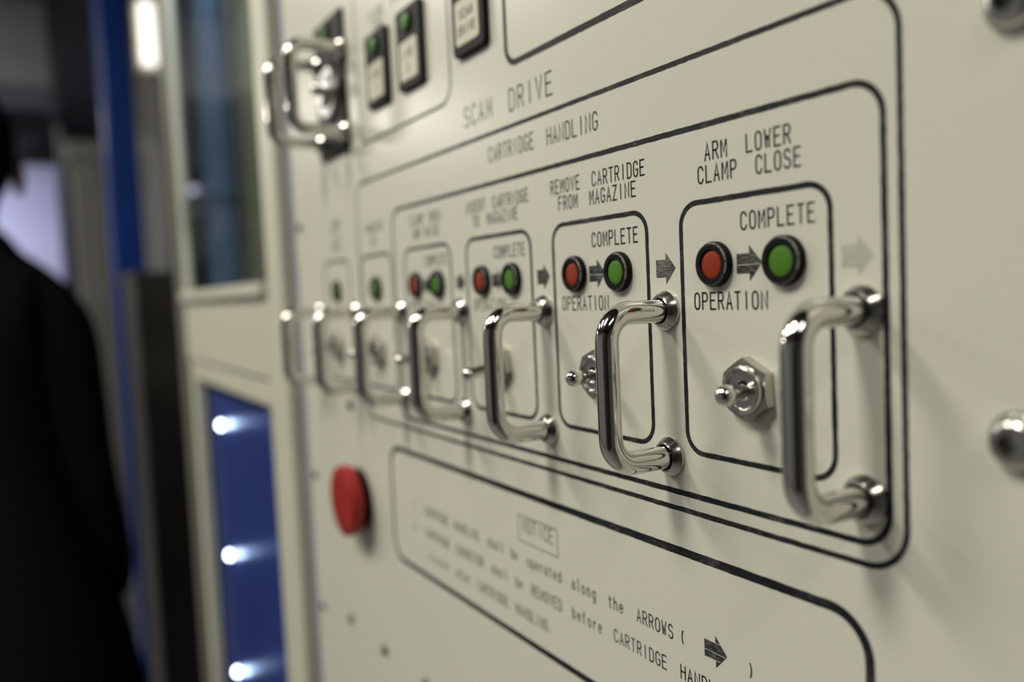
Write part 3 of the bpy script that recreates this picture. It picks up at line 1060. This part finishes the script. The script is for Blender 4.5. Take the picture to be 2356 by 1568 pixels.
# local axes: x back towards the camera, y the person's right hand side, z up; the person faces -x
body_nodes = [((0, 0, 0.95), 0.075), ((0, 0, 1.10), 0.075), ((0.0, 0, 1.30), 0.085), ((0.0, 0, 1.42), 0.06), ((0, 0, 1.47), 0.058), ((-0.02, 0, 1.51), 0.062), ((-0.03, 0, 1.58), 0.083), ((-0.02, 0, 1.65), 0.075), ((-0.02, 0, 1.69), 0.04)]
body_edges = [(i, i + 1) for i in range(8)]


def limb(start, pts):
    prev = start
    for p in pts:
        body_nodes.append(p)
        body_edges.append((prev, len(body_nodes) - 1))
        prev = len(body_nodes) - 1
    return prev


for s in (1, -1):
    wr = limb(3, [((0, s * 0.08, 1.375), 0.036), ((0.0, s * 0.122, 1.335), 0.042), ((0.01, s * 0.130, 1.24), 0.043), ((0.02, s * 0.142, 1.08), 0.037), ((-0.01, s * 0.160, 0.96), 0.032), ((-0.05, s * 0.155, 0.84), 0.023), ((-0.06, s * 0.15, 0.79), (0.034, 0.018))])
    for k, (dx, ln) in enumerate(((0.026, 0.085), (0.009, 0.10), (-0.009, 0.095), (-0.026, 0.075))):
        limb(wr, [((-0.065 + dx * 1.1, s * 0.15, 0.745), 0.010), ((-0.07 + dx * 1.15, s * 0.145, 0.745 - ln * 0.55), 0.009), ((-0.07 + dx * 1.1, s * 0.135, 0.745 - ln), 0.007)])
    limb(wr, [((-0.105, s * 0.135, 0.785), 0.012), ((-0.12, s * 0.125, 0.745), 0.010), ((-0.12, s * 0.12, 0.715), 0.008)])
    limb(0, [((0, s * 0.08, 0.90), 0.07), ((-0.005, s * 0.09, 0.70), 0.062), ((-0.005, s * 0.095, 0.50), 0.05), ((0.012, s * 0.095, 0.35), 0.046), ((0.012, s * 0.095, 0.10), 0.034), ((0.0, s * 0.095, 0.05), 0.034), ((-0.10, s * 0.10, 0.035), 0.030), ((-0.17, s * 0.10, 0.028), 0.022)])
skin_body('body', body_nodes, body_edges, SKIN, per)
# jacket: torso and sleeves
jn = [((0, 0, 0.50), 0.27), ((0, 0, 0.78), 0.235), ((0, 0, 0.95), 0.19), ((0, 0, 1.10), 0.150), ((0.0, 0, 1.25), 0.150), ((0.0, 0, 1.36), 0.115), ((0, 0, 1.45), 0.078), ((0, 0, 1.50), 0.064)]
je = [(0, 1), (1, 2), (2, 3), (3, 4), (4, 5), (5, 6), (6, 7)]
for s in (1, -1):
    prev = 5
    for p, r in (((0, s * 0.095, 1.385), 0.080), ((0.0, s * 0.122, 1.34), 0.072), ((0.01, s * 0.130, 1.24), 0.064), ((0.02, s * 0.142, 1.08), 0.058), ((-0.01, s * 0.165, 0.95), 0.056), ((-0.04, s * 0.17, 0.85), 0.05)):
        jn.append((p, r))
        je.append((prev, len(jn) - 1))
        prev = len(jn) - 1
skin_body('jacket', jn, je, BLACKCLOTH, per, root=0)
tn = [((0, 0, 0.95), (0.12, 0.15)), ((0, 0, 0.88), (0.12, 0.15))]
te = [(0, 1)]
for s in (1, -1):
    prev = 1
    for p, r in (((0, s * 0.09, 0.78), 0.098), ((-0.005, s * 0.10, 0.60), 0.084), ((0.0, s * 0.105, 0.45), 0.072), ((0.012, s * 0.105, 0.25), 0.066), ((0.012, s * 0.105, 0.09), 0.06)):
        tn.append((p, r))
        te.append((prev, len(tn) - 1))
        prev = len(tn) - 1
skin_body('trousers', tn, te, BLACKCLOTH, per)
for s in (1, -1):
    skin_body('shoe', [((0.03, s * 0.105, 0.05), 0.05), ((-0.06, s * 0.108, 0.045), 0.046), ((-0.14, s * 0.11, 0.038), 0.042), ((-0.20, s * 0.11, 0.032), 0.03)], [(0, 1), (1, 2), (2, 3)], SHOE, per)
# hair: cap over the skull reaching the collar
bm = bmesh.new()
bmesh.ops.create_uvsphere(bm, u_segments=28, v_segments=18, radius=1.0)
for v in bm.verts:
    x, y, z = v.co
    v.co = Vector((-0.01 + x * 0.108 + 0.010, y * 0.091, 1.612 + z * (0.105 if z > 0 else 0.125)))
bmesh.ops.delete(bm, geom=[v for v in bm.verts if v.co.x < -0.045 and v.co.z < 1.647], context='VERTS')
link_mesh('hair', bm, HAIR, per)
for s in (1, -1):
    bm = bmesh.new()
    bmesh.ops.create_uvsphere(bm, u_segments=14, v_segments=10, radius=1.0)
    for v in bm.verts:
        x, y, z = v.co
        v.co = Vector((-0.045 + x * 0.020 + abs(z) * 0.006, s * 0.090 + y * 0.010, 1.565 + z * 0.032))
    link_mesh('ear', bm, SKIN, per)
# nose, looking away down the corridor
bm = bmesh.new()
bmesh.ops.create_cone(bm, cap_ends=True, segments=12, radius1=0.018, radius2=0.008, depth=0.05)
for v in bm.verts:
    v.co = Vector((-0.118 + v.co.x - (0.006 if v.co.z < 0 else 0), v.co.y, 1.56 + v.co.z))
link_mesh('nose', bm, SKIN, per)
